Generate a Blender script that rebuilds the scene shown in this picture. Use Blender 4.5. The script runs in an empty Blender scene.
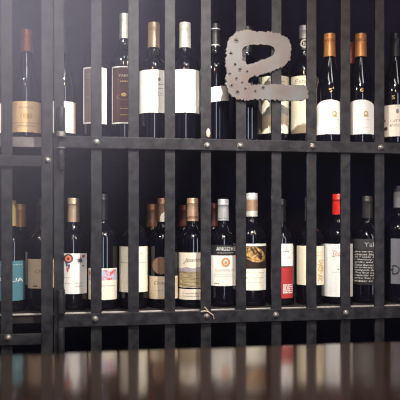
import bpy, bmesh, math, random
from mathutils import Vector, Matrix

random.seed(11)
C = bpy.context.scene
COL = C.collection
PI = math.pi

# ---------------------------------------------------------------- camera, world, lamps, exposure
F = 700.0                      # focal length in pixels of the 400 px frame
HOR = 218.0                    # image row of the horizon
YAW = math.atan(0.185)         # the camera looks a little to the right of square-on
ZC = 1.016                     # eye height
CA, SA = math.cos(YAW), math.sin(YAW)

cam_d = bpy.data.cameras.new('camera')
cam = bpy.data.objects.new('camera', cam_d)
COL.objects.link(cam)
cam.location = (0, 0, ZC)
cam.rotation_euler = (PI / 2, 0, -YAW)
cam_d.sensor_width = 36
cam_d.lens = 36 * F / 400
cam_d.shift_y = (HOR - 200) / 400
cam_d.clip_start = 0.02
cam_d.dof.use_dof = True
cam_d.dof.focus_distance = 1.86
cam_d.dof.aperture_fstop = 1.7
C.camera = cam
C.cycles.filter_width = 1.15

w = bpy.data.worlds.new('world')
C.world = w
w.use_nodes = True
bg = w.node_tree.nodes['Background']
bg.inputs['Color'].default_value = (0.45, 0.5, 1.0, 1)
bg.inputs['Strength'].default_value = 0.06


def lamp(name, loc, aim, power, color, radius, size_deg=110, blend=0.6):
    d = bpy.data.lights.new(name, 'SPOT')
    d.energy = power
    d.color = color
    d.shadow_soft_size = radius
    d.spot_size = math.radians(size_deg)
    d.spot_blend = blend
    o = bpy.data.objects.new(name, d)
    COL.objects.link(o)
    o.location = loc
    o.rotation_euler = (Vector(aim) - Vector(loc)).to_track_quat('-Z', 'Y').to_euler()
    return o


lamp('spot_lamp', (0.36, 1.05, ZC + 0.84), (0.30, 1.62, ZC - 0.22), 104, (1.0, 0.96, 0.90), 0.016, 104, 1.0)
lamp('spot_lamp', (-0.42, 1.02, ZC + 0.86), (-0.05, 1.75, ZC + 0.10), 34, (0.93, 0.96, 1.0), 0.03, 84, 0.7)  # added lamp, makes the glare in the haze volume and fills the left
# warm room lamps further back
lamp('room_lamp', (1.3, -0.7, 2.25), (0.4, 1.85, ZC), 90, (1.0, 0.62, 0.36), 0.10, 90, 0.6)
lamp('room_lamp', (-0.5, -0.9, 2.25), (0.3, 1.85, ZC), 60, (1.0, 0.62, 0.36), 0.10, 90, 0.6)


def area_light(name, loc, aim, sx, sy, power, color):
    d = bpy.data.lights.new(name, 'AREA')
    d.shape = 'RECTANGLE'
    d.size, d.size_y = sx, sy
    d.energy = power
    d.color = color
    o = bpy.data.objects.new(name, d)
    COL.objects.link(o)
    o.location = loc
    o.rotation_euler = (Vector(aim) - Vector(loc)).to_track_quat('-Z', 'Y').to_euler()


# tall cool area lights, added behind the camera for streaks on the glass
area_light('streak_light', (0.15, -2.6, 1.35), (0.35, 1.8, 1.0), 0.30, 1.9, 28, (0.72, 0.80, 1.0))
area_light('streak_light', (2.2, -1.6, 1.35), (0.35, 1.8, 1.0), 0.35, 1.9, 22, (0.80, 0.86, 1.0))
# ceiling panels of the room
area_light('ceiling_panel', (0.0, 0.35, 2.6), (0.0, 0.35, 0), 0.22, 1.1, 14, (1.0, 0.95, 0.88))
area_light('ceiling_panel', (0.85, 0.35, 2.6), (0.85, 0.35, 0), 0.22, 1.1, 14, (1.0, 0.95, 0.88))

vs = C.view_settings
vs.view_transform = 'Standard'
vs.look = 'None'
vs.exposure = 0.0
vs.gamma = 1.0
vs.use_curve_mapping = False

# ---------------------------------------------------------------- measuring helpers


def depth(px, Y):
    return Y / (CA - (px - 200) / F * SA)


def W(px, py, Y):
    """the point of the plane at distance Y (parallel to the gate) seen at that pixel"""
    t = depth(px, Y)
    u = (px - 200) / F
    return Vector((t * (SA + u * CA), Y, ZC + (HOR - py) / F * t))


# ---------------------------------------------------------------- materials


def new_mat(name):
    m = bpy.data.materials.new(name)
    m.use_nodes = True
    nt = m.node_tree
    return m, nt, nt.nodes['Principled BSDF']


def mat(name, a, b=None, scale=40, rough=0.5, metal=0.0, spec=0.5, bump=0.0, detail=4, coat=0.0, stretch=(1, 1, 1), lo=0.35, hi=0.65):
    """procedural two tone noise material"""
    m, nt, p = new_mat(name)
    b = b or tuple(min(1, c * 1.12) for c in a)
    tc = nt.nodes.new('ShaderNodeTexCoord')
    mp = nt.nodes.new('ShaderNodeMapping')
    mp.inputs['Scale'].default_value = stretch
    nz = nt.nodes.new('ShaderNodeTexNoise')
    nz.inputs['Scale'].default_value = scale
    nz.inputs['Detail'].default_value = detail
    rp = nt.nodes.new('ShaderNodeValToRGB')
    rp.color_ramp.elements[0].position = lo
    rp.color_ramp.elements[1].position = hi
    rp.color_ramp.elements[0].color = (*a, 1)
    rp.color_ramp.elements[1].color = (*b, 1)
    L = nt.links.new
    L(tc.outputs['Object'], mp.inputs['Vector'])
    L(mp.outputs['Vector'], nz.inputs['Vector'])
    L(nz.outputs['Fac'], rp.inputs['Fac'])
    L(rp.outputs['Color'], p.inputs['Base Color'])
    p.inputs['Roughness'].default_value = rough
    p.inputs['Metallic'].default_value = metal
    p.inputs['Specular IOR Level'].default_value = spec
    if coat:
        p.inputs['Coat Weight'].default_value = coat
        p.inputs['Coat Roughness'].default_value = 0.05
    if bump:
        bp = nt.nodes.new('ShaderNodeBump')
        bp.inputs['Strength'].default_value = bump
        bp.inputs['Distance'].default_value = 0.002
        L(nz.outputs['Fac'], bp.inputs['Height'])
        L(bp.outputs['Normal'], p.inputs['Normal'])
    return m


_paper = {}


def paper(col, rough=0.6):
    k = tuple(round(c, 3) for c in col)
    if k not in _paper:
        _paper[k] = mat('paper', col, tuple(c * 0.93 for c in col), 160, rough, 0, 0.3)
    return _paper[k]


_ink = {}


def ink(col, rough=0.5, metal=0.0):
    k = tuple(round(c, 3) for c in col) + (metal,)
    if k not in _ink:
        _ink[k] = mat('ink', col, tuple(c * 0.85 for c in col), 300, rough, metal, 0.3)
    return _ink[k]


def foil(col, rough=0.38, metal=0.35):
    return mat('foil', col, tuple(c * 0.8 for c in col), 90, rough, metal, 0.5, 0.05)


M = {}
M['iron'] = mat('dark_iron', (0.006, 0.006, 0.008), (0.021, 0.021, 0.024), 46, 0.46, 0.0, 0.2, 0.3, 9)
M['bolt'] = mat('worn_bolt_steel', (0.11, 0.104, 0.098), (0.26, 0.24, 0.23), 150, 0.42, 0.6, 0.5, 0.3)
M['plate'] = mat('torch_cut_steel', (0.098, 0.105, 0.104), (0.078, 0.054, 0.048), 13, 0.5, 0.35, 0.5, 0.35, 9, lo=0.3, hi=0.7)
M['pit'] = mat('burnt_pit', (0.02, 0.016, 0.014), (0.05, 0.035, 0.03), 80, 0.8)
M['rust'] = mat('rusty_weld', (0.55, 0.48, 0.42), (0.32, 0.22, 0.15), 140, 0.75, 0.0, 0.3, 0.5)
M['glass'] = mat('dark_bottle_glass', (0.0022, 0.002, 0.004), (0.0035, 0.003, 0.006), 8, 0.07, 0.0, 0.5)
M['shelf'] = mat('shelf_board', (0.012, 0.011, 0.012), (0.020, 0.018, 0.018), 14, 0.8, 0, 0.08, 0.1, 6, stretch=(1, 8, 8))
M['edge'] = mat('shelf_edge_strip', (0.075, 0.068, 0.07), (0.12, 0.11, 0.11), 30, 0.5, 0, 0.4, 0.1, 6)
M['lit_edge'] = mat('lit_shelf_edge', (0.30, 0.28, 0.27), (0.42, 0.40, 0.38), 30, 0.4, 0.2, 0.5, 0.1, 6)  # bright line of light on the lower shelf edge, put into the colour
M['niche'] = mat('niche_paint', (0.004, 0.004, 0.014), (0.008, 0.006, 0.018), 5, 0.9, 0, 0.1)
M['floor'] = mat('dark_floor', (0.05, 0.045, 0.045), (0.07, 0.06, 0.058), 6, 0.6, 0, 0.3)
M['table'] = mat('polished_brown_tabletop', (0.013, 0.007, 0.005), (0.022, 0.012, 0.009), 9, 0.11, 0, 0.9, 0.0, 6, stretch=(1, 9, 1))
M['tleg'] = mat('table_leg_wood', (0.04, 0.028, 0.024), (0.06, 0.04, 0.035), 9, 0.5)

# ---------------------------------------------------------------- mesh helpers


def obj(name, bm, m, parent=None, smooth=False):
    me = bpy.data.meshes.new(name)
    bm.normal_update()
    bm.to_mesh(me)
    bm.free()
    o = bpy.data.objects.new(name, me)
    COL.objects.link(o)
    me.materials.append(m)
    if smooth:
        for p in me.polygons:
            p.use_smooth = True
        me.set_sharp_from_angle(angle=math.radians(38))
    if parent:
        o.parent = parent
    return o


def thing(name, label, cat, loc=(0, 0, 0), rotz=0.0, group=None):
    o = bpy.data.objects.new(name, None)
    o.empty_display_size = 0.05
    COL.objects.link(o)
    o.location = loc
    o.rotation_euler = (0, 0, rotz)
    o['label'] = label
    o['category'] = cat
    if group:
        o['group'] = group
    return o


def box(bm, x0, x1, y0, y1, z0, z1, bev=0.0):
    r = bmesh.ops.create_cube(bm, size=1.0)
    for v in r['verts']:
        v.co = Vector(((x0 + x1) / 2 + v.co.x * (x1 - x0), (y0 + y1) / 2 + v.co.y * (y1 - y0), (z0 + z1) / 2 + v.co.z * (z1 - z0)))
    if bev:
        es = list({e for v in r['verts'] for e in v.link_edges})
        bmesh.ops.bevel(bm, geom=es, offset=bev, segments=2, affect='EDGES', profile=0.5)
    return bm


def boxm(*a, bev=0.0):
    return box(bmesh.new(), *a, bev=bev)


def lathe(bm, prof, seg=40, mtx=None, cap0=True, cap1=True):
    rings = []
    for r, z in prof:
        rings.append([bm.verts.new((r * math.sin(2 * PI * k / seg), -r * math.cos(2 * PI * k / seg), z)) for k in range(seg)])
    for a, b in zip(rings[:-1], rings[1:]):
        for k in range(seg):
            bm.faces.new((a[k], a[(k + 1) % seg], b[(k + 1) % seg], b[k]))
    if cap0:
        bm.faces.new(rings[0][::-1])
    if cap1:
        bm.faces.new(rings[-1])
    if mtx is not None:
        for ring in rings:
            for v in ring:
                v.co = mtx @ v.co
    return bm


def tube(bm, pts, r, seg=8):
    pts = [Vector(p) for p in pts]
    rings = []
    for i, p in enumerate(pts):
        d = (pts[min(i + 1, len(pts) - 1)] - pts[max(i - 1, 0)]).normalized()
        a = d.cross(Vector((0.3, 0.1, 0.95))).normalized()
        b = d.cross(a)
        rings.append([bm.verts.new(p + r * (math.cos(2 * PI * k / seg) * a + math.sin(2 * PI * k / seg) * b)) for k in range(seg)])
    for a, b in zip(rings[:-1], rings[1:]):
        for k in range(seg):
            bm.faces.new((a[k], a[(k + 1) % seg], b[(k + 1) % seg], b[k]))
    bm.faces.new(rings[0])
    bm.faces.new(rings[-1][::-1])
    bmesh.ops.recalc_face_normals(bm, faces=bm.faces)
    return bm


# ---------------------------------------------------------------- setting
NX0, NX1 = -0.95, 1.55          # the niche
NYB = 2.16
Z_LOW = ZC - 0.239
Z_UP = ZC + 0.203


def struct(name, bm, m):
    o = obj(name, bm, m)
    o['kind'] = 'structure'
    return o


struct('floor', boxm(-2.2, 2.8, -0.6, 2.3, -0.05, 0.0), M['floor'])
struct('wall_back', boxm(NX0 - 0.1, NX1 + 0.1, NYB, NYB + 0.1, 0, 2.1), M['niche'])
struct('wall_left', boxm(NX0 - 0.1, NX0, 1.80, NYB, 0, 2.1), M['niche'])
struct('wall_right', boxm(NX1, NX1 + 0.1, 1.80, NYB, 0, 2.1), M['niche'])
struct('ceiling', boxm(NX0, NX1, 1.80, NYB, 2.0, 2.1), M['niche'])

for zt, lab in ((Z_UP, 'dark shelf board carrying the upper row of wine bottles'), (Z_LOW, 'dark shelf board carrying the lower row of wine bottles')):
    s = thing('shelf', lab, 'shelf', ((NX0 + NX1) / 2, 1.98, zt), 0, 'bottle shelves in the wine cabinet')
    hx = (NX1 - NX0) / 2
    obj('board', boxm(-hx, hx, -0.176, NYB - 1.98, -0.0255, 0.0, bev=0.0012), M['shelf'], s)
    obj('edge_strip', boxm(-hx, hx, -0.180, -0.176, (-0.0255 if zt > ZC else -0.0045), -0.0002, bev=0.0008), M['edge'] if zt > ZC else M['lit_edge'], s)

# ---------------------------------------------------------------- table in front
TZ = ZC - 0.266
TX0, TX1, TY0, TY1 = -1.15, 1.65, 0.42, 1.405
t = thing('table', 'polished dark brown table in the foreground reflecting the bottles', 'table', ((TX0 + TX1) / 2, (TY0 + TY1) / 2, 0))
hx, hy = (TX1 - TX0) / 2, (TY1 - TY0) / 2
obj('tabletop', boxm(-hx, hx, -hy, hy, TZ - 0.035, TZ, bev=0.004), M['table'], t)
for sx in (-1, 1):
    for sy in (-1, 1):
        cx, cy = sx * (hx - 0.08), sy * (hy - 0.08)
        obj('leg', boxm(cx - 0.035, cx + 0.035, cy - 0.035, cy + 0.035, 0, TZ - 0.035, bev=0.003), M['tleg'], t)
for sy in (-1, 1):
    cy = sy * (hy - 0.08)
    obj('apron', boxm(-hx + 0.115, hx - 0.115, cy - 0.012, cy + 0.012, TZ - 0.115, TZ - 0.035), M['tleg'], t)

# ---------------------------------------------------------------- added haze volume in place of lens glare
HX, HY, HZ = -0.22, 1.36, ZC + 0.44
hz = obj('haze', boxm(-0.62, 1.30, -0.34, 0.36, -0.68, 0.42), bpy.data.materials.new('haze'))
hz.location = (HX, HY, HZ)
hz['kind'] = 'stuff'
hz['label'] = 'added haze volume imitating pale lens glare at the upper left'
hz['category'] = 'haze'
hm = hz.data.materials[0]
hm.use_nodes = True
nt = hm.node_tree
nt.nodes.remove(nt.nodes['Principled BSDF'])
tc = nt.nodes.new('ShaderNodeTexCoord')
mp = nt.nodes.new('ShaderNodeMapping')
mp.inputs['Scale'].default_value = (1 / 0.56, 1 / 0.60, 1 / 0.78)
gd = nt.nodes.new('ShaderNodeTexGradient')
gd.gradient_type = 'QUADRATIC_SPHERE'
mu = nt.nodes.new('ShaderNodeMath')
mu.inputs[1].default_value = 1.0
mu.operation = 'MULTIPLY_ADD'
mu.inputs[2].default_value = 0.008  # faint even density added to lift the blacks
sc_ = nt.nodes.new('ShaderNodeVolumeScatter')
sc_.inputs['Color'].default_value = (0.78, 0.75, 1.0, 1)
sc_.inputs['Anisotropy'].default_value = 0.2
nt.links.new(tc.outputs['Object'], mp.inputs['Vector'])
nt.links.new(mp.outputs['Vector'], gd.inputs['Vector'])
nt.links.new(gd.outputs['Fac'], mu.inputs[0])
nt.links.new(mu.outputs[0], sc_.inputs['Density'])
nt.links.new(sc_.outputs[0], nt.nodes['Material Output'].inputs['Volume'])

# ---------------------------------------------------------------- gate and grille
YR0, YR1, YB1 = 1.764, 1.772, 1.780     # rail front, rail back = bar front, bar back
GZ0, GZ1 = 0.10, 1.86


def px_x(px, Y=YR1):
    return W(px, HOR, Y).x


def bolt_bm(x, z, r=0.0074, y=YR0):
    prof = [(r * 1.0, 0), (r * 1.02, 0.0012), (r * 0.96, r * 0.34), (r * 0.78, r * 0.62), (r * 0.5, r * 0.8), (r * 0.2, r * 0.88)]
    mt = Matrix.Translation((x, y, z)) @ Matrix.Rotation(PI / 2, 4, 'X')
    bm = lathe(bmesh.new(), prof, 16, mt)
    lathe(bm, [(r * 1.12, 0.0), (r * 1.12, 0.0009), (r * 1.05, 0.0012)], 16, mt)
    bmesh.ops.recalc_face_normals(bm, faces=bm.faces)
    return bm


gate = thing('iron_gate', 'dark iron barred gate across the bottle shelves right of the post', 'gate', (px_x(60), YR1, GZ0))
GO = Vector(gate.location)


def gobj(name, bm, m, parent, origin, smooth=False):
    bmesh.ops.translate(bm, verts=bm.verts, vec=-origin)
    return obj(name, bm, m, parent, smooth)


GX1 = px_x(430)
rails = {}
for nm, z0, z1 in (('low', ZC - 0.2705, ZC - 0.2385), ('up', ZC + 0.174, ZC + 0.2035), ('top', GZ1 - 0.06, GZ1 - 0.03), ('bot', 0.13, 0.16)):
    rails[nm] = gobj('rail', boxm(px_x(58.5, YR0), GX1, YR0, YR1, z0, z1, bev=0.0012), M['iron'], gate, GO)
bars_px = [96.3, 133.6, 170, 206, 241.2, 276.6, 311.7, 345.7, 379.8, 413.2]
for p in bars_px:
    x = px_x(p)
    hw = 0.0135
    gobj('bar', boxm(x - hw, x + hw, YR1, YB1, GZ0, GZ1, bev=0.001), M['iron'], gate, GO)
# hinge stile with its barrels
sx0, sx1 = px_x(53.9), px_x(64)
gobj('stile', boxm(sx0, sx1, YR1, YB1, GZ0, GZ1, bev=0.001), M['iron'], gate, GO)
hxc = px_x(61, 1.760)
for zc_, k0, k1 in ((None, 107, 131), (None, 148.5, 169), (None, 290, 314), (None, 328, 358)):
    za, zb = W(61, k1, 1.757).z, W(61, k0, 1.757).z
    r = 0.0102 if k0 in (107, 290) else 0.0088
    gobj('hinge_barrel', lathe(bmesh.new(), [(r * .92, za), (r, za + .0015), (r, zb - .0015), (r * .92, zb)], 24, Matrix.Translation((hxc, YR1 - r - 0.0003, 0))), M['iron'], gate, GO, True)
for k0, k1 in ((131.6, 136.4), (147.2, 148.3)):
    za, zb = W(61, k1, 1.757).z, W(61, k0, 1.757).z
    gobj('hinge_collar', lathe(bmesh.new(), [(.0118, za), (.0118, zb)], 24, Matrix.Translation((hxc, YR1 - 0.0118 - 0.0003, 0))), M['bolt'], gate, GO, True)
for p, py, nm in ((96.3, 142.3, 'up'), (207.3, 145.6, 'up'), (240.3, 145.8, 'up'), (312.3, 146.3, 'up'), (381, 147.6, 'up'),
                  (95.2, 319.3, 'low'), (206.8, 316.2, 'low'), (276, 315, 'low'), (346, 313, 'low')):
    v = W(p, py, YR0)
    gobj('bolt', bolt_bm(v.x, v.z), M['bolt'], rails[nm], GO, True)
# weld lump beside the fourth bar, wire scrap at the lower rail
v = W(208.3, 133, 1.768)
bm = bmesh.new()
bmesh.ops.create_icosphere(bm, subdivisions=3, radius=0.007, matrix=Matrix.Translation((v.x, 1.769, v.z)) @ Matrix.Diagonal((0.8, 0.6, 1.7, 1)))
for q in bm.verts:
    q.co += Vector((random.uniform(-1, 1), random.uniform(-1, 1), random.uniform(-1, 1))) * 0.0007
gobj('weld_bead', bm, M['rust'], gate, GO, True)
bm = bmesh.new()
tube(bm, [W(201, 311.5, 1.760), W(205, 311, 1.758), W(208, 311.6, 1.759), W(213, 315, 1.760), W(214, 319, 1.7615)], 0.0013)
tube(bm, [W(208.5, 312, 1.760), W(206, 308.5, 1.759), W(204.6, 307, 1.758)], 0.0014)
gobj('wire_tie', bm, M['rust'], gate, GO, True)

# fixed grille left of the gate
gr = thing('iron_grille', 'fixed iron grille with thick post at the far left', 'grille', (px_x(47), YR1, 0))
GO2 = Vector(gr.location)
gobj('post', boxm(px_x(41.2), px_x(52.8), YR1 - 0.004, YB1 + 0.012, 0.0, GZ1 + 0.1, bev=0.0012), M['iron'], gr, GO2)
for p in (6.6, -34, -74):
    x = px_x(p)
    gobj('bar', boxm(x - 0.0135, x + 0.0135, YR1, YB1, 0.06, GZ1, bev=0.001), M['iron'], gr, GO2)
rl = []
for z0, z1 in ((ZC + 0.1265, ZC + 0.153), (ZC - 0.311, ZC - 0.284), (0.06, 0.09), (GZ1 - 0.05, GZ1 - 0.02)):
    rl.append(gobj('rail', boxm(-0.93, px_x(41.2), YR0, YR1, z0, z1, bev=0.0012), M['iron'], gr, GO2))
v = W(47.5, 160.3, YR1 - 0.004)
gobj('bolt', bolt_bm(v.x, v.z, y=YR1 - 0.004), M['bolt'], gr, GO2, True)
v = W(8, 338, YR0)
gobj('bolt', bolt_bm(v.x, v.z), M['bolt'], rl[1], GO2, True)

# ---------------------------------------------------------------- the torch-cut letter e
Y_E0, Y_E1 = 1.7632, 1.7716


def ecoord(p):
    v = W(210 + p[0] / 3.3333, 15 + p[1] / 3.3333, Y_E0)
    return v.x, v.z


outer = [(98, 52), (115, 47), (135, 52), (170, 55), (215, 57), (245, 66), (264, 85), (273, 110), (270, 135), (257, 160), (235, 177), (200, 190), (165, 200),
         (140, 206), (128, 214), (127, 226), (140, 233), (200, 231), (260, 232), (310, 233), (325, 236), (322, 246), (330, 254), (324, 263), (331, 270), (322, 283), (290, 284), (250, 284), (200, 283), (150, 281),
         (115, 284), (92, 280), (70, 268), (60, 250), (54, 225), (53, 190), (54, 150), (55, 110), (61, 85), (76, 65)]
hole = [(106, 122), (112, 107), (124, 102), (145, 99), (170, 98), (200, 100), (213, 108), (217, 121), (211, 134), (195, 142), (168, 151), (145, 160), (122, 166), (116, 150), (108, 138)]


def ragged(pts, amp, step=6.0):
    out = []
    n = len(pts)
    for i in range(n):
        a, b = Vector(pts[i]), Vector(pts[(i + 1) % n])
        k = max(1, int((b - a).length / step))
        for j in range(k):
            q = a.lerp(b, j / k)
            if j:
                q = q + Vector((random.uniform(-amp, amp), random.uniform(-amp, amp)))
            out.append((q.x, q.y))
    return out


def smooth_loop(pts, it=1):
    for _ in range(it):
        n = len(pts)
        o = []
        for i in range(n):
            a, b = pts[i], pts[(i + 1) % n]
            o += [(a[0] * .75 + b[0] * .25, a[1] * .75 + b[1] * .25), (a[0] * .25 + b[0] * .75, a[1] * .25 + b[1] * .75)]
        pts = o
    return pts


cu = bpy.data.curves.new('letter_plate', 'CURVE')
cu.dimensions = '2D'
cu.fill_mode = 'BOTH'
cu.extrude = (Y_E1 - Y_E0) / 2
burn = [(88, 85, 4), (70, 128, 3), (112, 146, 3), (84, 165, 2.5), (100, 182, 3.5), (66, 196, 2.5), (88, 213, 2.5), (72, 236, 3), (92, 258, 3.5), (118, 246, 2.5),
        (152, 255, 2.5), (178, 243, 3), (124, 188, 2), (108, 225, 2)]
loops = [ragged(smooth_loop(outer), 4.4, 3.6), ragged(smooth_loop(hole), 2.4, 3.4)]
burn = [(x, y, r * 1.25) for x, y, r in burn]
for bx, by, br in burn:
    a0 = random.uniform(0, 6)
    loops.append([(bx + br * (1 + .3 * math.sin(2 * q + a0)) * math.cos(q), by + br * .8 * math.sin(q)) for q in [2 * PI * k / 9 for k in range(9)]])
ex0, ez0 = ecoord((165, 165))
for lp in loops:
    sp = cu.splines.new('POLY')
    sp.points.add(len(lp) - 1)
    for q, p in zip(sp.points, lp):
        x, z = ecoord(p)
        q.co = (x - ex0, z - ez0, 0, 1)
    sp.use_cyclic_u = True
tmp = bpy.data.objects.new('tmp', cu)
COL.objects.link(tmp)
bpy.context.view_layer.update()
me = bpy.data.meshes.new_from_object(tmp.evaluated_get(bpy.context.evaluated_depsgraph_get()))
bpy.data.objects.remove(tmp)
me.name = 'letter_sign'
me.transform(Matrix.Rotation(PI / 2, 4, 'X'))
sign = bpy.data.objects.new('letter_sign', me)
COL.objects.link(sign)
me.materials.clear()
me.materials.append(M['plate'])
me.materials.append(M['pit'])
sb = bmesh.new()
sb.from_mesh(me)
for f in sb.faces:
    f.material_index = 0
dy = (Y_E1 - Y_E0) / 2
for k, (bx, by, br) in enumerate(burn):
    x, z = ecoord((bx, by))
    r = br / 3.3333 * 0.00255
    # burnt floor of the pit and the slag ring round it
    n0 = len(sb.faces)
    lathe(sb, [(r * 1.3, -0.0005), (r * 1.3, 0.0005)], 10, Matrix.Translation((x - ex0, -dy + 0.0035, z - ez0)) @ Matrix.Rotation(PI / 2, 4, 'X'))
    sb.faces.ensure_lookup_table()
    for f in sb.faces[n0:]:
        f.material_index = 1
    lathe(sb, [(r * 1.35, -0.0004), (r * 1.65, 0.0), (r * 1.45, 0.0012), (r * 1.25, 0.0009), (r * 1.15, -0.0004)], 12, Matrix.Translation((x - ex0, -dy, z - ez0)) @ Matrix.Rotation(PI / 2, 4, 'X'), False, False)
sb.to_mesh(me)
sb.free()
sign.location = (ex0, (Y_E0 + Y_E1) / 2, ez0)
sign['label'] = 'ragged torch-cut steel letter e mounted on the gate bars'
sign['category'] = 'letter sign'

# ---------------------------------------------------------------- bottles
_txt = {}


def text_polys(s):
    if s not in _txt:
        c = bpy.data.curves.new('t', 'FONT')
        c.body = s
        c.size = 1
        c.resolution_u = 2
        c.align_x = 'CENTER'
        o = bpy.data.objects.new('t', c)
        COL.objects.link(o)
        bpy.context.view_layer.update()
        me = bpy.data.meshes.new_from_object(o.evaluated_get(bpy.context.evaluated_depsgraph_get()))
        bpy.data.objects.remove(o)
        vs_ = [(v.co.x, v.co.y) for v in me.vertices]
        fs = [tuple(p.vertices) for p in me.polygons]
        xs = [v[0] for v in vs_]
        ys = [v[1] for v in vs_]
        x0, x1, y0, y1 = min(xs), max(xs), min(ys), max(ys)
        vs_ = [((x - (x0 + x1) / 2) / (x1 - x0), (y - (y0 + y1) / 2) / (y1 - y0)) for x, y in vs_]
        _txt[s] = (vs_, fs)
        bpy.data.meshes.remove(me)
    return _txt[s]


def hermite(pts, n=7):
    """smooth profile through the points (radius, z)"""
    out = []
    for i in range(len(pts) - 1):
        p0, p1, p2, p3 = pts[max(i - 1, 0)], pts[i], pts[i + 1], pts[min(i + 2, len(pts) - 1)]
        for j in range(n):
            u = j / n
            r = 0.5 * (2 * p1[0] + (p2[0] - p0[0]) * u + (2 * p0[0] - 5 * p1[0] + 4 * p2[0] - p3[0]) * u * u + (3 * p1[0] - p0[0] - 3 * p2[0] + p3[0]) * u ** 3)
            z = p1[1] + (p2[1] - p1[1]) * u
            out.append((r, z))
    out.append(pts[-1])
    return out


class Bottle:
    def __init__(s, px, top, rpx, cap_bot, cap_col, label, shelf, Y=1.87, style='bordeaux', group=None, cap_r=5.7, neck=None, capmat=None, band=None, turn=0.0, zb=None):
        s.Y, s.px = Y, px
        t = depth(px, Y)
        s.t = t
        s.R = rpx * t / F
        base = W(px, HOR, Y)
        s.zs = Z_UP if shelf == 'up' else Z_LOW
        rz = -math.atan2(base.x, Y)
        s.root = thing('wine_bottle', label, 'bottle', (base.x, Y, s.zs), rz, group)
        H = ZC + (HOR - top) / F * t - s.zs
        s.H = H
        rn = cap_r * t / F
        rg = rn * 0.93
        s.rn = rn
        zcb = s.z(cap_bot, s.rn)
        R = s.R
        if style == 'bordeaux':
            zsh = H * 0.60
            znk = min(H * 0.755, zcb - 0.004) if neck is None else s.z(neck, rn)
            mid = [(R, zsh), (R * 0.955, zsh + (znk - zsh) * 0.28), (R * 0.80, zsh + (znk - zsh) * 0.52), (R * 0.58, zsh + (znk - zsh) * 0.72), (rg * 1.06, znk)]
        else:
            zsh = H * 0.47
            znk = H * 0.78
            mid = [(R, zsh), (R * 0.93, zsh + (znk - zsh) * 0.25), (R * 0.74, zsh + (znk - zsh) * 0.52), (R * 0.53, zsh + (znk - zsh) * 0.78), (rg * 1.06, znk)]
        prof = [(R * 0.55, 0.004), (R * 0.80, 0.0), (R * 0.95, 0.002), (R * 0.995, 0.008), (R, 0.02), (R, zsh * 0.6), (R, zsh * 0.93)] + hermite(mid, 6) + [(rg, znk + 0.006), (rg, H - 0.004), (rg * 0.9, H - 0.002)]
        s.body = obj('glass_body', lathe(bmesh.new(), prof, 56), M['glass'], s.root, True)
        cm = capmat or foil(cap_col)
        hc = H - zcb
        cp = [(rn * 1.03, zcb), (rn * 1.03, zcb + 0.001), (rn * 1.0, zcb + hc * 0.45), (rn * 0.99, H - 0.017), (rn * 1.02, H - 0.016), (rn * 1.02, H - 0.0145), (rn * 0.985, H - 0.0135),
              (rn * 0.99, H - 0.003), (rn * 0.94, H - 0.0006), (rn * 0.6, H)]
        s.capsule = obj('capsule', lathe(bmesh.new(), cp, 40), cm, s.root, True)
        s.label = None
        s.layer = 1

    def z(s, py, r):
        return (HOR - py) / F * (s.t - r) + ZC - s.zs

    def sx(s, dpx, r):
        """pixel offset from the axis -> angle on a cylinder of radius r"""
        a = dpx * (s.t - r * 0.7) / F / r
        return math.asin(max(-0.985, min(0.985, a)))

    def patch(s, y0, y1, d0, d1, col, name='label', parent=None, arch=0.0, lab=None, rad=None, m=None, tilt=0.0, off=None, wrap=0.0):
        """wrapped paper between rows y0..y1 and pixel offsets d0..d1 from the axis; arch = pixels the top falls at its ends"""
        R = rad or s.R
        if off is None:
            off = 0.0004 if parent is None else 0.0004 + 0.00025 * s.layer
        a0, a1 = s.sx(d0, R), s.sx(d1, R)
        if wrap:
            a0, a1 = a0 - wrap, a1 + wrap
        zt, zb = s.z(y0, R), s.z(y1, R)
        n, k = 20, 6
        ro, ri = R + off, R + off - 0.0003
        bm = bmesh.new()
        kk = (s.t - R) / F
        g = []
        for i in range(n + 1):
            f = i / n
            a = a0 + (a1 - a0) * f
            drop = arch * kk * (1 - math.sqrt(max(0, 1 - (2 * f - 1) ** 2)))
            tl = tilt * kk * (f - 0.5)
            g.append([bm.verts.new((rr * math.sin(a), -rr * math.cos(a), zb + tl + (zt - drop - zb) * j / k)) for rr in (ro, ri) for j in range(k + 1)])
        for i in range(n):
            p, q = g[i], g[i + 1]
            for j in range(k):
                bm.faces.new((p[j], q[j], q[j + 1], p[j + 1]))
            bm.faces.new((p[k], q[k], q[2 * k + 1], p[2 * k + 1]))
            bm.faces.new((q[0], p[0], p[k + 1], q[k + 1]))
        o = obj(name, bm, m or paper(col), parent or s.root, True)
        if parent is None:
            s.label = o
        else:
            s.layer += 0.15
        if lab:
            o['label'] = lab
        return o

    def cyl_map(s, vs_, fs, name, m, parent, R, lift):
        bm = bmesh.new()
        bv = [bm.verts.new((x, y, 0)) for x, y in vs_]
        for f in fs:
            try:
                bm.faces.new([bv[i] for i in f])
            except ValueError:
                pass
        if max(v[0] for v in vs_) - min(v[0] for v in vs_) > 2:
            bmesh.ops.triangulate(bm, faces=bm.faces)
            for _ in range(4):
                es = [e for e in bm.edges if abs(e.verts[0].co.x - e.verts[1].co.x) > 1.6]
                if not es:
                    break
                bmesh.ops.subdivide_edges(bm, edges=es, cuts=1)
                bmesh.ops.triangulate(bm, faces=bm.faces)
        for v in bm.verts:
            a = s.sx(v.co.x, R)
            r = R + lift
            v.co = Vector((r * math.sin(a), -r * math.cos(a), s.z(v.co.y, R)))
        return obj(name, bm, m, parent)

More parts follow.
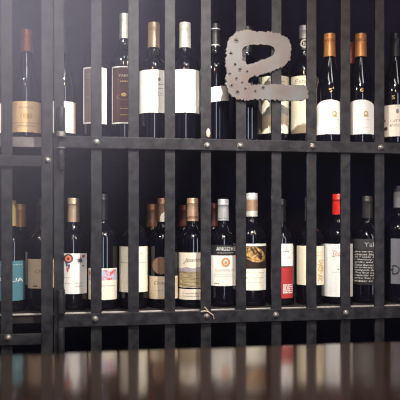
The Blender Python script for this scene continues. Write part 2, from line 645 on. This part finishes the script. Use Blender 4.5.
    def text(s, string, cx, cy, wd, ht, col, rad=None, slant=0.0, rot=0.0, name='lettering', parent=None, metal=0.0):
        vs_, fs = text_polys(string)
        cr, sr = math.cos(rot), math.sin(rot)
        q = []
        for x, y in vs_:
            X, Y = x * wd + slant * y * ht, -y * ht
            q.append((cx + X * cr - Y * sr, cy + X * sr + Y * cr))
        s.layer += 0.12
        return s.cyl_map(q, fs, name, ink(col, 0.45, metal), parent or s.label or s.root, rad or s.R, 0.0006 + 0.00025 * s.layer)

    def lines(s, x0, x1, ys, h, col, parent=None, name='fine_print', dash=2.2, dense=0.7):
        """rows of small print, as broken ink strokes"""
        rnd = random.Random(int(s.px * 7 + ys[0]))
        q, fs = [], []
        for y in ys:
            x = x0
            while x < x1 - 0.3:
                L = min(x1 - x, rnd.uniform(0.6, 1.4) * dash)
                n = len(q)
                q += [(x, y), (x + L * dense, y), (x + L * dense, y + h), (x, y + h)]
                fs.append((n, n + 3, n + 2, n + 1))
                x += L
        s.layer += 0.12
        return s.cyl_map(q, fs, name, ink(col), parent or s.label, s.R, 0.0006 + 0.00025 * s.layer)

    def shape(s, pts, col, name='emblem', parent=None, rad=None, m=None, metal=0.0):
        """a printed polygon, in pixel offsets; concave ones are given in pieces"""
        s.layer += 0.12
        return s.cyl_map(pts, [tuple(range(len(pts)))[::-1]], name, m or ink(col, 0.45, metal), parent or s.label or s.root, rad or s.R, 0.0006 + 0.00025 * s.layer)

    def disc(s, cx, cy, r, col, ry=None, name='emblem', parent=None, n=20, rad=None, metal=0.0, r_in=0.0, m=None):
        ry = ry or r
        if not r_in:
            return s.shape([(cx + r * math.cos(2 * PI * k / n), cy + ry * math.sin(2 * PI * k / n)) for k in range(n)], col, name, parent, rad, m, metal)
        q, fs = [], []
        for k in range(n):
            c, d = math.cos(2 * PI * k / n), math.sin(2 * PI * k / n)
            q += [(cx + r * c, cy + ry * d), (cx + r_in * c, cy + r_in * ry / r * d)]
        for k in range(n):
            a, b = 2 * k, 2 * ((k + 1) % n)
            fs.append((a, a + 1, b + 1, b))
        s.layer += 0.12
        return s.cyl_map(q, fs, name, m or ink(col, 0.45, metal), parent or s.label or s.root, rad or s.R, 0.0006 + 0.00025 * s.layer)

    def frame(s, y0, y1, d0, d1, th, col, parent=None, name='label_border'):
        q, fs = [], []

        def rc(a, b, c, d):
            k = 8
            for i in range(k):
                n = len(q)
                xa, xb = a + (b - a) * i / k, a + (b - a) * (i + 1) / k
                q.extend([(xa, c), (xb, c), (xb, d), (xa, d)])
                fs.append((n, n + 3, n + 2, n + 1))
        rc(d0, d1, y0, y0 + th)
        rc(d0, d1, y1 - th, y1)
        rc(d0, d0 + th * .8, y0, y1)
        rc(d1 - th * .8, d1, y0, y1)
        s.layer += 0.12
        return s.cyl_map(q, fs, name, ink(col), parent or s.label, s.R, 0.0006 + 0.00025 * s.layer)


def sleeve(b, y0, y1, col, lab=None, m=None):
    """a band round the capsule"""
    za, zb = b.z(y1, b.rn), b.z(y0, b.rn)
    r = b.rn * 1.03 + 0.0004
    o = obj('capsule_band', lathe(bmesh.new(), [(r, za), (r, zb)], 40, None, False, False), m or foil(col), b.capsule, True)
    if lab:
        o['label'] = lab
    return o


UP, LOW, BACK = 'wine bottles on the upper shelf', 'wine bottles on the lower shelf', 'wine bottles in the back row'
WHITE, CREAM, TAN = (0.82, 0.80, 0.76), (0.78, 0.70, 0.55), (0.55, 0.40, 0.24)
GREYINK, BLACKINK, GOLD, REDINK = (0.25, 0.23, 0.22), (0.02, 0.018, 0.016), (0.55, 0.36, 0.10), (0.55, 0.06, 0.05)
DARKCAP = (0.012, 0.012, 0.014)
ORANGE = (0.62, 0.25, 0.075)

# ---- upper shelf, left to right
b = Bottle(-11, 30, 13.5, 56, DARKCAP, 'bottle cut by the left frame edge, upper shelf, sliver of pale label', 'up', group=UP)
b.patch(102, 132, -12.5, 12.5, WHITE)
b.lines(-9, 9, (108, 114, 120, 126), 1, GREYINK)

b = Bottle(26.5, 30, 14.6, 51, (0.30, 0.10, 0.05), 'bottle with orange-tan gold crest label on upper shelf inside left grille', 'up', style='burgundy', group=UP)
b.patch(101, 132, -14.1, 14.1, (0.66, 0.44, 0.24))
b.text('SHIRAZ', 0, 107.2, 13, 2.0, GREYINK)
b.disc(0, 116, 3.2, GOLD, metal=0.4)
b.text('1865', 0, 115.5, 11, 4.4, (0.30, 0.20, 0.10))
b.lines(-12.5, 12.5, (122.3, ), 0.7, GREYINK)
b.lines(-9, 9, (125.2, ), 1.1, GREYINK)

b = Bottle(61.5, 28, 14.0, 52, DARKCAP, 'bottle half behind the hinge stile, upper shelf, with plain white label', 'up', style='burgundy', group=UP)
b.patch(101, 132.5, -13.3, 13.3, WHITE)
b.patch(101, 132.5, 11.6, 13.6, (0.45, 0.30, 0.2), name='label_edge', parent=b.label)

b = Bottle(95, 17, 13.2, 41, DARKCAP, 'bottle behind first gate bar with dark white-bordered label, upper shelf', 'up', group=UP)
b.patch(67, 123.5, -11.2, 11.2, (0.16, 0.12, 0.12))
b.frame(67, 123.5, -11.4, 11.4, 1.4, WHITE)
b.patch(68, 122.5, 6.4, 10.6, (0.62, 0.58, 0.5), name='pale_strip', parent=b.label)  # paler strip along the right of the label
b.lines(-8, -4, (74, 77, 96), 1, GREYINK)

b = Bottle(124.3, 14, 13.6, 38, (0.70, 0.68, 0.64), 'bottle with white capsule and dark white-bordered label on upper shelf', 'up', group=UP, cap_r=5.0)
b.patch(66, 123.5, -12.0, 12.0, (0.075, 0.032, 0.028))
b.frame(66, 123.5, -12.1, 12.1, 1.3, WHITE)
b.text('YARRA', 0.8, 75.5, 13, 2.6, (0.60, 0.48, 0.3))
b.lines(-4, 6, (80.6, ), 1.2, GOLD)
b.disc(-0.5, 94.5, 2.6, GOLD, 1.8, metal=0.3)
b.disc(-0.5, 97, 7.0, (0.25, 0.18, 0.13), 2.6, r_in=6.3)
b.lines(-4, 5, (108, 114.5), 0.7, GOLD)

b = Bottle(153.8, 23, 14.9, 47, (0.42, 0.30, 0.19), 'bottle with tan capsule and big cream-white label, upper shelf, left of third bar', 'up', group=UP, cap_r=6.0)
b.patch(69.5, 112.5, -14.4, 14.4, (0.76, 0.73, 0.68))
b.text('ANGO', 2.3, 94, 14.5, 3.4, (0.42, 0.38, 0.34))
b.disc(5.4, 79, 1.3, GREYINK, 1.8)
b.lines(3, 9.5, (83.6, 87.6), 0.9, GREYINK)

b = Bottle(185, 23, 14.8, 47, (0.76, 0.70, 0.60), 'bottle with cream capsule and big white label, upper shelf, right of third bar', 'up', group=UP, cap_r=5.8)
b.patch(69, 112.5, -14.3, 14.3, (0.78, 0.76, 0.72))
b.text('2006', 1.0, 93.5, 13.0, 3.0, (0.5, 0.46, 0.42))
b.lines(-4, 4, (84, ), 0.5, (0.6, 0.55, 0.5))

b = Bottle(215.2, 24, 14.2, 45, (0.02, 0.02, 0.022), 'bottle with round neck seal and tilted white label, upper shelf, left of letter e', 'up', group=UP, cap_r=4.8)
sleeve(b, 28, 29, (0.5, 0.5, 0.5))
sleeve(b, 44.2, 45.2, (0.6, 0.55, 0.5))
b.patch(86.6, 101.6, -13.6, 13.6, WHITE, tilt=5)
b.disc(0, 76.6, 3.9, (0.55, 0.52, 0.46), parent=b.root, r_in=3.0, rad=b.R * 0.965, name='neck_seal')
b.disc(0, 76.6, 1.8, (0.35, 0.33, 0.30), parent=b.root, rad=b.R * 0.965, name='neck_seal')

b = Bottle(247, 27, 14.4, 52, DARKCAP, 'plain black bottle on upper shelf mostly hidden by the steel letter e', 'up', group=UP)
b.patch(86, 99, -13.5, 13.5, (0.04, 0.035, 0.035))


def cream_label(b, flip):
    """tall cream label, its upper part lettered"""
    b.patch(75.5, 133, -13.0, 13.0, (0.80, 0.73, 0.55))
    if flip:
        b.text('Estate', 0, 81, 18, 4.4, (0.25, 0.23, 0.18), slant=0.3)
        b.lines(-10, 9, (85.5, ), 0.9, GREYINK)
    else:
        b.lines(-10, 10, (81, 84), 0.8, GREYINK)


b = Bottle(275.0, 30, 13.9, 54, DARKCAP, 'bottle with tall cream label behind the sixth bar, upper shelf', 'up', group=UP)
cream_label(b, False)

b = Bottle(304.2, 26, 13.9, 49, (0.30, 0.30, 0.31), 'bottle with round neck badge and tall cream label left of orange capsules', 'up', group=UP, cap_r=5.2, Y=1.93)
cream_label(b, True)
sleeve(b, 38, 49.5, (0.02, 0.02, 0.02))
b.disc(0.6, 43.4, 4.2, (0.80, 0.77, 0.70), parent=b.capsule, rad=b.rn * 1.06, r_in=3.1, name='neck_badge')
b.text('b', 0.6, 43.4, 2.6, 4.0, (0.80, 0.77, 0.70), rad=b.rn * 1.06, parent=b.capsule)

for px, gap, lab, cx in ((329.6, 0, 'orange-capped bottle left of eighth bar, arched white label, upper shelf', 4.6),
                         (360.7, 0, 'orange-capped bottle right of eighth bar, arched white label, upper shelf', 5.0)):
    b = Bottle(px, 34, 13.9, 56, ORANGE, lab, 'up', Y=1.845 if px < 340 else 1.87, style='burgundy', group=UP, cap_r=5.75)
    sleeve(b, 39.5, 40.4, (0.42, 0.15, 0.04))
    b.patch(99.6, 134, -13.3, 13.3, (0.84, 0.81, 0.75), arch=9.0)
    b.disc(cx, 113.4, 2.3, GOLD, 2.6, metal=0.3, r_in=1.2)
    b.shape([(cx - 2.8, 115.6), (cx + 2.8, 115.6), (cx + 2.4, 116.6), (cx - 2.4, 116.6)], GOLD)
    b.lines(-6, 9, (119.4, ), 0.4, (0.55, 0.5, 0.42))
    b.lines(-4, 8, (127, ), 0.5, (0.5, 0.46, 0.4))
    b.text('S', 1.4, 90.0, 2.7, 3.8, (0.65, 0.48, 0.18), parent=b.root, rad=b.R * 0.985)

b = Bottle(395.8, 34, 14.2, 56, DARKCAP, 'dark-capped bottle at right frame edge, upper shelf, pale crested label', 'up', style='burgundy', group=UP, cap_r=5.5)
b.patch(104.6, 136.2, -13.8, 13.8, (0.80, 0.72, 0.62))
b.text('CITTÀ', 1.5, 120.4, 14, 3.2, (0.20, 0.18, 0.17))
b.text('BONITA', 1.5, 125, 14, 2.8, (0.25, 0.22, 0.20))
b.disc(1.6, 111, 1.4, GREYINK, 2.4)
b.disc(-9.6, 128, 1.8, (0.12, 0.03, 0.03))
b.disc(-10.6, 120, 1.2, (0.45, 0.2, 0.15))
b.text('S', -2.2, 97, 2.8, 4.0, (0.65, 0.48, 0.18), parent=b.root, rad=b.R * 0.98)

# ---- lower shelf, left to right
b = Bottle(10.5, 200, 14.6, 226, (0.42, 0.30, 0.12), 'bottle with teal label inside the left grille, lower shelf', 'low', group=LOW)
b.patch(261, 301, -14.0, 14.0, (0.06, 0.17, 0.21))
b.text('AQUA', 0.0, 280.4, 24, 4.6, (0.72, 0.76, 0.76))
b.lines(-11, 11, (264.6, ), 0.6, (0.5, 0.6, 0.6))

b = Bottle(41.5, 199, 13.8, 222, DARKCAP, 'bottle with plain tan label half behind the left post, lower shelf', 'low', group=LOW)
b.patch(259, 288.5, -13.4, 13.4, (0.46, 0.34, 0.24))
b.text('CHIANTI', 4, 271.5, 21, 3.4, (0.2, 0.14, 0.1))
b.lines(-8, -3, (285.4, ), 1.4, BLACKINK)

b = Bottle(73.3, 198, 14.2, 222, (0.50, 0.38, 0.26), 'bottle with tan capsule and white dreamcatcher label beside the hinge', 'low', group=LOW, cap_r=6.0)
sleeve(b, 203.6, 204.4, (0.3, 0.22, 0.15))
b.patch(253.5, 294, -13.6, 13.2, (0.80, 0.77, 0.74))
b.disc(-4.8, 258.6, 4.6, (0.06, 0.03, 0.04), 4.6, r_in=3.2)
b.disc(-4.8, 258.6, 3.2, (0.75, 0.22, 0.12))
b.disc(-4.8, 258.6, 1.2, (0.08, 0.03, 0.03))
for dx, dy in ((-6.5, 264), (-4.4, 266.2), (-5.6, 269.4)):
    b.shape([(dx - 1.2, dy - 1.6), (dx + 1.4, dy - 1.9), (dx + 1.0, dy + 2.2), (dx - .2, dy + 3.0)], (0.10, 0.10, 0.22) if dy != 269.4 else (0.6, 0.12, 0.1), 'printed_feather')
for k in range(9):
    a = k * 2 * PI / 9
    b.shape([(6.4 + 1.0 * math.cos(a - .5), 260.5 + 1.2 * math.sin(a - .5)), (6.4 + 4.8 * math.cos(a) * (1 if k % 2 else .7), 260.5 + 5.2 * math.sin(a) * (1 if k % 2 else .75)), (6.4 + 1.0 * math.cos(a + .5), 260.5 + 1.2 * math.sin(a + .5))], (0.09, 0.06, 0.13), 'printed_flower')
b.disc(6.4, 260.5, 1.8, (0.09, 0.06, 0.13), name='printed_flower')
b.disc(9.6, 256.6, 1.5, (0.55, 0.15, 0.13), name='printed_flower')
b.disc(9.4, 266.0, .9, (0.2, 0.12, 0.35), name='printed_flower')
b.lines(-12, -3, (283, 277.5), .5, GREYINK)
b.lines(2, 10, (283, 286), .5, GREYINK)

b = Bottle(102.8, 194, 14.8, 220, DARKCAP, 'bottle behind the first gate bar with colourful picture label, lower shelf', 'low', group=LOW, cap_r=5.0)
b.patch(268.5, 300, -14.2, 14.2, (0.78, 0.73, 0.60))
pic = mat('printed_picture', (0.55, 0.10, 0.04), (0.45, 0.48, 0.62), 90, 0.5, 0, 0.3, lo=0.42, hi=0.56)
b.patch(270, 280.4, -13.6, 13.6, None, name='label_picture', parent=b.label, m=pic)
b.lines(-12, 12, (285.6, ), .6, GREYINK)

b = Bottle(133.5, 196, 14.5, 220, DARKCAP, 'bottle with tall plain cream label behind the second gate bar, lower shelf', 'low', group=LOW)
b.patch(246.6, 292.3, -14.0, 14.0, (0.80, 0.74, 0.60))
b.lines(-12, 12, (262.5, ), .5, GREYINK)
b.text('Cuvée', 6.4, 253.2, 6, 2.4, (0.4, 0.3, 0.2), slant=.3)

b = Bottle(163.2, 198, 14.6, 222, (0.30, 0.19, 0.12), 'bottle with round bronze medallion above tan script label, lower shelf', 'low', group=LOW, cap_r=6.0)
b.shape([(-3.2, 221.8), (-3, 217), (-1.4, 213.6), (1, 212), (3.4, 213.6), (4.6, 217), (4.6, 221.8)], (0.80, 0.77, 0.72), 'capsule_seal', parent=b.capsule, rad=b.rn * 1.05)
b.patch(276.4, 299.2, -14.5, 14.5, (0.66, 0.53, 0.38))
b.text('Corys', -3.6, 283.4, 11, 4.4, (0.10, 0.08, 0.06), slant=0.5)
b.lines(-7, 3, (290.5, ), .6, GREYINK)
b.disc(-2.4, 265.6, 8.2, (0.26, 0.15, 0.10), 8.8, parent=b.root, name='medallion', metal=0.3)
b.disc(-2.4, 265.6, 7.4, (0.22, 0.13, 0.09), 8.0, parent=b.root, name='medallion_ring', r_in=6.6)
b.lines(-6, 1, (261.5, 264.5, 267.5, 270.5), 1, (0.2, 0.12, 0.08), parent=b.root)

b = Bottle(192.6, 198, 14.4, 221, (0.56, 0.36, 0.24), 'bottle with peach capsule and cream landscape label, lower shelf', 'low', group=LOW, cap_r=5.7)
sleeve(b, 216, 218.4, (0.35, 0.19, 0.10))
sleeve(b, 203, 203.8, (0.35, 0.2, 0.12))
b.patch(252.6, 287.6, -13.9, 13.9, (0.78, 0.70, 0.56))
land = mat('printed_landscape', (0.20, 0.14, 0.07), (0.42, 0.36, 0.20), 60, 0.6, 0, 0.3, stretch=(1, 1, 4))
b.patch(268.4, 287.2, -13.9, 13.9, None, name='label_picture', parent=b.label, m=land)
b.shape([(-13.4, 269), (-6, 267), (0, 268.4), (7, 266.8), (13.4, 268.6), (13.4, 271.5), (-13.4, 272)], (0.40, 0.34, 0.36), 'printed_hills')
b.text('Joanna', 1.6, 260.4, 19, 5.6, (0.14, 0.11, 0.09), slant=0.6, rot=-0.06)
lab_main = b.label
b.patch(289.2, 299.8, -13.9, 13.9, (0.76, 0.68, 0.55), name='label')
b.lines(-10, 10, (293, 296), .6, GREYINK)

b = Bottle(223.2, 199, 13.9, 220.5, (0.47, 0.47, 0.46), 'silver-capped bottle with ANGOVE lettering and orange emblem, lower shelf', 'low', group=LOW, cap_r=5.5)
sleeve(b, 205.2, 205.9, (0.2, 0.2, 0.2))
sleeve(b, 217.8, 218.4, (0.25, 0.25, 0.25))
b.patch(245, 255.6, -13.4, 13.4, (0.015, 0.015, 0.017), name='label')
b.text('ANGOVE', 2.6, 248.8, 19, 4.2, (0.82, 0.82, 0.80))
b.lines(-6, 11, (252.6, ), .7, (0.5, 0.5, 0.5))
b.patch(255.6, 286, -13.4, 13.4, (0.80, 0.77, 0.70), name='label')
b.disc(2.4, 262.3, 4.3, (0.68, 0.24, 0.08), 4.6)
b.disc(2.4, 262.3, 2.3, (0.80, 0.70, 0.58), 3.0)
b.disc(2.4, 262.8, 1.1, (0.68, 0.24, 0.08), 1.9)
b.text('CORALIE', 1.6, 270.2, 19, 2.6, (0.48, 0.42, 0.36))
b.lines(-9, 12, (274.2, 276.4), .4, (0.55, 0.5, 0.44))
b.lines(-9, -4, (283, ), .9, BLACKINK)

b = Bottle(251.8, 193, 14.7, 216.5, (0.72, 0.68, 0.62), 'bottle with white and copper capsule and walnut picture label, lower shelf', 'low', group=LOW, cap_r=5.8)
sleeve(b, 200, 210.5, (0.40, 0.25, 0.16))
b.patch(243.8, 290.4, -14.1, 14.1, (0.80, 0.76, 0.64))
m, nt, p = new_mat('walnut_picture')
tc = nt.nodes.new('ShaderNodeTexCoord')
wv = nt.nodes.new('ShaderNodeTexNoise')
wv.inputs['Scale'].default_value = 75
wv.inputs['Distortion'].default_value = 1.2
wv.inputs['Detail'].default_value = 3
rp = nt.nodes.new('ShaderNodeValToRGB')
rp.color_ramp.elements[0].color = (0.05, 0.022, 0.01, 1)
rp.color_ramp.elements[1].color = (0.62, 0.36, 0.12, 1)
rp.color_ramp.elements[0].position = 0.36
rp.color_ramp.elements[1].position = 0.64
nt.links.new(tc.outputs['Object'], wv.inputs['Vector'])
nt.links.new(wv.outputs['Fac'], rp.inputs['Fac'])
nt.links.new(rp.outputs['Color'], p.inputs['Base Color'])
p.inputs['Roughness'].default_value = 0.5
b.patch(246.2, 268.8, -14.1, 14.1, (0.022, 0.012, 0.008), name='label_picture', parent=b.label)
pc = b.label.children[0]
b.shape([(-13, 250), (-6, 246.8), (4, 246.8), (10, 250), (12.8, 256), (12, 261), (7, 262.5), (1, 262), (-6, 258), (-13, 258)], None, 'printed_walnut', m=m)
b.shape([(-3, 247), (0, 247), (4, 254), (3, 255.5)], (0.05, 0.025, 0.015), 'printed_crack')
b.shape([(1.5, 247), (4, 247.4), (8, 254), (7, 255.5)], (0.05, 0.025, 0.015), 'printed_crack')
b.disc(9.4, 257, 1.1, (0.03, 0.015, 0.01), 1.4, name='printed_crack')
b.shape([(-13, 258), (-8, 257), (-4, 262), (0, 266.5), (-13, 266.5)], (0.045, 0.02, 0.012), 'printed_shadow')
b.lines(-12, 12, (272.5, 277.5), .5, (0.45, 0.42, 0.35))
b.lines(-4, 10, (282, ), .5, (0.5, 0.46, 0.4))

b = Bottle(281.0, 199, 13.2, 222, DARKCAP, 'bottle with white over red label behind the sixth bar, lower shelf', 'low', group=LOW, cap_r=5.0)
b.patch(243.8, 266.2, -9.4, 11.9, (0.80, 0.78, 0.74), name='label')
b.shape([(4.2, 247), (6.2, 246.4), (6.6, 250), (6.0, 251.2), (4, 251.2)], (0.5, 0.47, 0.44), 'printed_stag')
b.lines(2, 9, (251.2, ), 1, (0.2, 0.18, 0.17))
b.text('Vista', 5.6, 257.4, 8, 2.2, (0.5, 0.45, 0.42), slant=.5, rot=-0.1)
b.patch(267.4, 298.4, -9.4, 11.9, (0.36, 0.028, 0.03), name='label')
b.lines(2, 11.5, (284.4, 286.4, 288.4, 290.4, 292.2), 1.2, (0.80, 0.66, 0.62), dash=3, dense=.85)
b.lines(5, 11, (272, 275, 278), .7, (0.3, 0.03, 0.03))

b = Bottle(310.4, 197, 14.1, 221, (0.09, 0.09, 0.095), 'bottle with cream label and gold script behind the seventh bar, lower shelf', 'low', group=LOW, cap_r=5.6)
b.patch(246, 285.2, -13.5, 13.5, (0.78, 0.71, 0.54))
for k in range(4):
    b.text('SBZR'[k], 9.6 + .5 * (k % 2), 262.5 + 5.4 * k, 4.5, 5.2, (0.58, 0.38, 0.14), slant=.3)
b.lines(6, 12, (252, 255), .5, (0.58, 0.42, 0.2))

b = Bottle(338.2, 194, 14.8, 214.5, (0.52, 0.02, 0.015), 'bottle with bright red capsule and tall white label, lower shelf', 'low', group=LOW, cap_r=5.8, capmat=mat('red_wax', (0.62, 0.03, 0.02), (0.50, 0.02, 0.015), 60, 0.3, 0.1, 0.5))
sleeve(b, 199.6, 200.4, (0.25, 0.01, 0.01))
b.patch(244, 297, -14.2, 14.2, (0.82, 0.80, 0.76))
b.text('Sho', -1.4, 253.6, 8, 5.5, (0.66, 0.10, 0.10), slant=0.4, rot=-0.1)
b.lines(-5.5, -3.2, (250, 256.5), .6, (0.66, 0.15, 0.15))
b.lines(-.6, 3, (268.6, ), 1.4, (0.2, 0.2, 0.2))
b.lines(-6, 3, (272.4, ), .4, (0.55, 0.5, 0.5))

b = Bottle(367.2, 196, 14.0, 218, (0.035, 0.034, 0.034), 'black-capped bottle with black label of white handwriting, lower shelf', 'low', group=LOW, cap_r=5.2)
b.patch(239, 249.6, -13.3, 13.3, (0.035, 0.035, 0.037), name='label')
b.text('Yalu', 3.6, 244.4, 13, 4.6, (0.40, 0.40, 0.39))
b.patch(249.6, 285, -13.3, 13.3, (0.013, 0.013, 0.014), name='label')
for k, s_ in enumerate(('give my the gam', 'almost like in', 'as I apple tree', 'I memory in a', 'garden wind also', 'Saint Bernard in', 'an ordinary bike', 'alongside that n', 'One finds suspen', 'explicitly whom', 'grow free time', 'answer to the')):
    b.text(s_, 0, 251.8 + 2.65 * k, 24, 2.1, (0.72, 0.70, 0.66), slant=.3)

b = Bottle(399.2, 186, 14.2, 207.5, (0.20, 0.20, 0.215), 'bottle with grey label and big black D at right frame edge', 'low', group=LOW, cap_r=5.4)
sleeve(b, 186.5, 191.5, (0.03, 0.03, 0.03))
b.patch(238.6, 284, -8.0, 13.7, (0.14, 0.14, 0.16))
b.text('D', -3.0, 270, 7.2, 9.5, (0.02, 0.02, 0.02))
b.shape([(-7.8, 269.3), (-5.5, 269.3), (-5.5, 271), (-7.8, 271)], (0.02, 0.02, 0.02), 'printed_bar')

# ---- back row, glimpsed between the others
for px, top, cb, col, shelf, lab, lc in (
        (20.5, 204, 227, (0.40, 0.20, 0.08), 'low', 'back-row bottle with copper capsule behind the teal-label bottle', None),
        (152.0, 204, 227, (0.24, 0.13, 0.08), 'low', 'back-row bottle with brown capsule behind the medallion bottle', (0.22, 0.25, 0.22)),
        (183.5, 205, 226, (0.08, 0.018, 0.016), 'low', 'back-row bottle with dark red capsule left of the peach capsule', None),
        (212.8, 203, 226, (0.08, 0.018, 0.016), 'low', 'back-row bottle with dark red capsule left of the silver capsule', None),
        (349.0, 43, 63, (0.18, 0.03, 0.03), 'up', 'back-row bottle with red capsule behind the eighth bar, upper shelf', None)):
    b = Bottle(px, top, 13.4, cb, col, lab, shelf, Y=1.975, group=BACK, cap_r=5.4)
    if lc:
        b.patch(247.5, 275, -12.8, 12.8, lc)
    else:
        b.patch(252 if shelf == 'low' else 78, 285 if shelf == 'low' else 118, -12.8, 12.8, (0.5, 0.45, 0.38))
